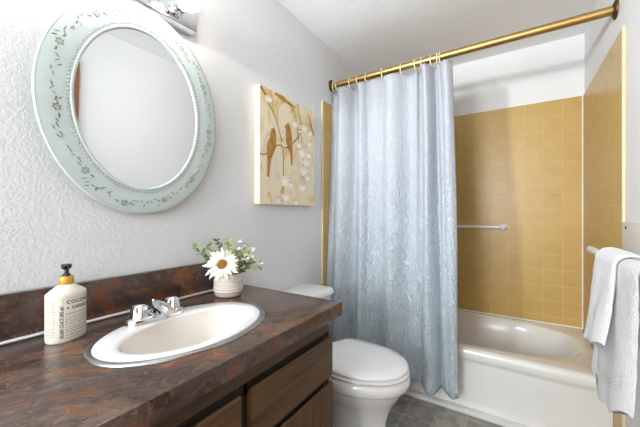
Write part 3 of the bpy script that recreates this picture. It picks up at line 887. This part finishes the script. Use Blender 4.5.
# ------------------------------------------------------------------ canvas painting
PX, PY0, PY1, PZ0, PZ1 = .040, 1.118, 1.616, 1.178, 1.790
cv = empty('canvas_painting', (.02, (PY0 + PY1) / 2, PZ0), 'beige canvas painting of two brown birds on a branch', 'painting')
bm = B(); box(bm, (.001, PY0, PZ0), (PX - .0008, PY1, PZ1), .002); obj('wrapped_sides', bm, 'canvas_side', cv)
bm = B(); box(bm, (PX - .0007, PY0 + .001, PZ0 + .001), (PX, PY1 - .001, PZ1 - .001)); obj('canvas_face', bm, 'canvas', cv, smooth=False)
def stroke(bm, pts, wds, x=PX + .0006, sub=6):
    P2 = []
    n = len(pts)
    for i in range(n - 1):
        p_1, p0, p1, p2 = pts[max(0, i-1)], pts[i], pts[i+1], pts[min(n-1, i+2)]
        for k in range(sub):
            t = k / sub
            P2.append(tuple(.5 * (2*p0[c] + (p1[c] - p_1[c])*t + (2*p_1[c] - 5*p0[c] + 4*p1[c] - p2[c])*t*t + (3*p0[c] - p_1[c] - 3*p1[c] + p2[c])*t**3) for c in (0, 1)) + (wds[i] + (wds[i+1] - wds[i]) * t,))
    P2.append((pts[-1][0], pts[-1][1], wds[-1]))
    pr = None
    for i, (y, z, wd) in enumerate(P2):
        a, b = P2[max(0, i-1)], P2[min(len(P2)-1, i+1)]
        d = Vector((b[0] - a[0], b[1] - a[1])); d = d.normalized() if d.length > 0 else Vector((1, 0))
        nx, nz_ = -d.y * wd, d.x * wd
        cl_ = lambda q: (min(max(q[0], PY0 + .001), PY1 - .001), min(max(q[1], PZ0 + .001), PZ1 - .001))
        l_, r_ = cl_((y + nx, z + nz_)), cl_((y - nx, z - nz_))
        cur_ = (bm.verts.new((x, l_[0], l_[1])), bm.verts.new((x, r_[0], r_[1])))
        if pr: bm.faces.new((pr[0], cur_[0], cur_[1], pr[1]))
        pr = cur_
def blob(bm, pts, x):
    vs = [bm.verts.new((x, y, z)) for y, z in pts]; bm.faces.new(vs)
bm = B()
stroke(bm, [(1.235, 1.786), (1.29, 1.776), (1.34, 1.766), (1.415, 1.757)], [.012, .016, .011, .004])
stroke(bm, [(1.123, 1.784), (1.150, 1.762), (1.179, 1.742)], [.010, .009, .004])
stroke(bm, [(1.556, 1.70), (1.58, 1.68), (1.61, 1.64)], [.006, .007, .003])
obj('painted_foliage', bm, 'ochre', cv, smooth=False)
bm = B()
for pts, wd in (([(1.119, 1.435), (1.158, 1.438), (1.212, 1.478), (1.269, 1.507), (1.324, 1.501), (1.401, 1.551), (1.463, 1.616)], .0032),
                ([(1.127, 1.778), (1.179, 1.719), (1.24, 1.643), (1.293, 1.529)], .0030), ([(1.346, 1.766), (1.405, 1.727), (1.435, 1.631), (1.449, 1.571)], .0034),
                ([(1.305, 1.492), (1.305, 1.344), (1.299, 1.195)], .0022), ([(1.556, 1.748), (1.590, 1.669), (1.612, 1.63)], .003),
                ([(1.463, 1.616), (1.485, 1.55), (1.50, 1.42), (1.481, 1.33)], .0022), ([(1.435, 1.631), (1.47, 1.64), (1.50, 1.67)], .002), ([(1.40, 1.56), (1.44, 1.54), (1.47, 1.50)], .002)):
    stroke(bm, pts, [wd] * len(pts), PX + .0009)
obj('painted_branch', bm, 'twig', cv, smooth=False)
for pts in ([(1.207, 1.584), (1.222, 1.588), (1.236, 1.580), (1.243, 1.560), (1.246, 1.525), (1.240, 1.490), (1.226, 1.458), (1.206, 1.425), (1.194, 1.375), (1.187, 1.322), (1.172, 1.325), (1.174, 1.380), (1.172, 1.430), (1.170, 1.480), (1.178, 1.510), (1.193, 1.532), (1.198, 1.560)],
            [(1.336, 1.644), (1.350, 1.648), (1.362, 1.636), (1.374, 1.600), (1.384, 1.560), (1.386, 1.520), (1.389, 1.460), (1.386, 1.415), (1.373, 1.410), (1.368, 1.455), (1.358, 1.482), (1.340, 1.508), (1.328, 1.540), (1.324, 1.575), (1.326, 1.605), (1.316, 1.622), (1.328, 1.632)]):
    bm = B(); blob(bm, pts, PX + .0012)
    r = bmesh.ops.extrude_face_region(bm, geom=bm.faces[:])
    for v in r['geom']:
        if isinstance(v, bmesh.types.BMVert): v.co.x += .0006
    obj('painted_bird', bm, 'bird', cv, smooth=False)
bmf, bml = B(), B()
rb = random.Random(5)
for (y, z, r) in ((1.324, 1.318, .042), (1.33, 1.228, .034), (1.488, 1.504, .04), (1.525, 1.455, .036), (1.507, 1.395, .04), (1.481, 1.295, .036), (1.449, 1.546, .03), (1.505, 1.660, .032), (1.185, 1.738, .026), (1.556, 1.575, .026), (1.26, 1.205, .022), (1.42, 1.20, .024), (1.41, 1.66, .026), (1.55, 1.50, .03), (1.54, 1.36, .028), (1.37, 1.30, .024), (1.565, 1.64, .024)):
    r *= 1.45
    for j in range(5):
        a = PI / 2 + (j - 2) * .42 + rb.uniform(-.1, .1)
        pts = []
        for k in range(12):
            t = 2 * PI * k / 12
            u_, v_ = r * (.5 + .5 * math.cos(t)), r * .33 * math.sin(t)
            pts.append((y + u_ * math.cos(a) - v_ * math.sin(a), z - r * .5 + u_ * math.sin(a) + v_ * math.cos(a)))
        blob(bmf, pts, PX + .0013 + .00012 * j)
        stroke(bml, [pts[3], pts[1], pts[0], pts[11], pts[9]], [.0009] * 5, PX + .0015 + .00012 * j, 3)
obj('painted_blossoms', bmf, 'blossom', cv, smooth=False)
obj('painted_outlines', bml, 'blossom_line', cv, smooth=False)

# ------------------------------------------------------------------ towel rack and towels on the right wall
KX, KZ = 1.385, .985
rk = empty('towel_rack', (W, 1.30, KZ), 'white towel rack with back board on the wall right of the tub', 'towel rack')
bm = B(); box(bm, (W - .024, .86, .915), (W - .0005, 1.705, 1.095), .003); obj('back_board', bm, 'rack', rk)
bm = B()
tube(bm, [(KX, .80, KZ), (KX, 1.2, KZ), (KX, 1.592, KZ), (KX, 1.600, KZ)], [.0135, .0135, .0135, .010], 20); obj('bar', bm, 'rack', rk)
for y in (.845, 1.575):
    bm = B()
    loft(bm, [[Vector((x, y + s, z)) for x, z in ((KX - .001, KZ - .010), (KX + .02, KZ - .018), (W - .0245, .925), (W - .0245, .965), (KX + .02, KZ + .002), (KX - .001, KZ + .010))] for s in (-.008, .008)])
    obj('bracket', bm, 'rack', rk)
for y in (1.655, .905):
    bm = B(); lathe(bm, (W - .0242, y, 1.072), [(.006, -.001), (.006, .0015), (.003, .0025)], 12, (-1, 0, 0))
    obj('screw', bm, 'grey_hole', rk)

def towel(name, label, y0, y1, r, front, back, thick, flare, group, bands):
    """front(v): z of the hanging front edge; the cloth goes over the bar"""
    rt = empty(name, (KX, (y0 + y1) / 2, KZ), label, 'towel', group)
    def pt(u, v, off=0.0):
        y = y0 + (y1 - y0) * v
        zf, zb = front(v), back(v)
        lf, lb = KZ - zf, KZ - zb; la = PI * r
        s = u * (lf + la + lb)
        R = r + off
        if s < lf:
            d = lf - s; x = KX - R - flare * (d / lf) ** 1.2 * .8; z = KZ - d
            wob = .007 * math.sin(5.5 * v + 2.5 * d / lf + 1) * (d / lf) + .004 * math.sin(14 * v + 1.7) * (d / lf)
            x += wob - .004 * (d / lf)
            y += .010 * math.sin(3 * d / lf) - flare * .9 * (d / lf) + (v - .5) * .07 * (d / lf)
        elif s < lf + la:
            a = PI - (s - lf) / r; x = KX + R * math.cos(a); z = KZ + R * math.sin(a)
        else:
            d = s - lf - la; x = KX + R + .012 * (d / lb); z = KZ - d
        n = mnoise.noise(Vector((x * 30, y * 30, z * 30))) * .0018
        return Vector((x + n, y, z + n))
    # closed, thick cloth: outer and inner skins joined by rounded edges
    bm = B(); nu, nv = 90, 44
    ringsv = []
    prof = [(0, 0), (.0, .25), (0, .5), (0, .75), (0, 1)]
    for i in range(nu):
        u = i / (nu - 1); loop = []
        for j in range(nv):
            v = j / (nv - 1); ed = min(1, min(v, 1 - v) * 14) ** .5
            loop.append(pt(u, v, thick * (.5 + .5 * ed)))
        for j in reversed(range(nv)):
            v = j / (nv - 1); ed = min(1, min(v, 1 - v) * 14) ** .5
            loop.append(pt(u, v, thick * (.5 - .5 * ed)))
        ringsv.append(loop)
    loft(bm, ringsv)
    obj('terry_cloth', bm, 'towel', rt, angle=75)
    for (u0, u1, n) in bands:
        bm = B()
        for k in range(n):
            a0 = u0 + (u1 - u0) * (k + .12) / n; a1 = u0 + (u1 - u0) * (k + .88) / n
            grid(bm, 4, 40, lambda u, v: pt(a0 + (a1 - a0) * u, .10 + .80 * v, thick + .0012 + .0012 * math.sin(PI * u)))
        o = obj('woven_band', bm, 'towel_band', rt, angle=80)
    return rt
def pl(T, v):
    for (a, za), (b, zb) in zip(T[:-1], T[1:]):
        if v <= b: 
            t = (v - a) / (b - a); t = t * t * (3 - 2 * t); return za + (zb - za) * t
    return T[-1][1]
FB = [(0, .690), (.40, .615), (.75, .572), (1, .618)]
towel('bath_towel', 'long white bath towel draped over the towel rack bar', .955, 1.315, .0150, lambda v: pl(FB, v), lambda v: .76, .011, .022, None, [(.085, .14, 4)])
FH = [(0, .800), (.5, .755), (1, .725)]
towel('hand_towel', 'short white hand towel laid over the far half of the bath towel', 1.080, 1.300, .0275, lambda v: pl(FH, v), lambda v: .80, .011, .036, None, [(.13, .22, 1)])
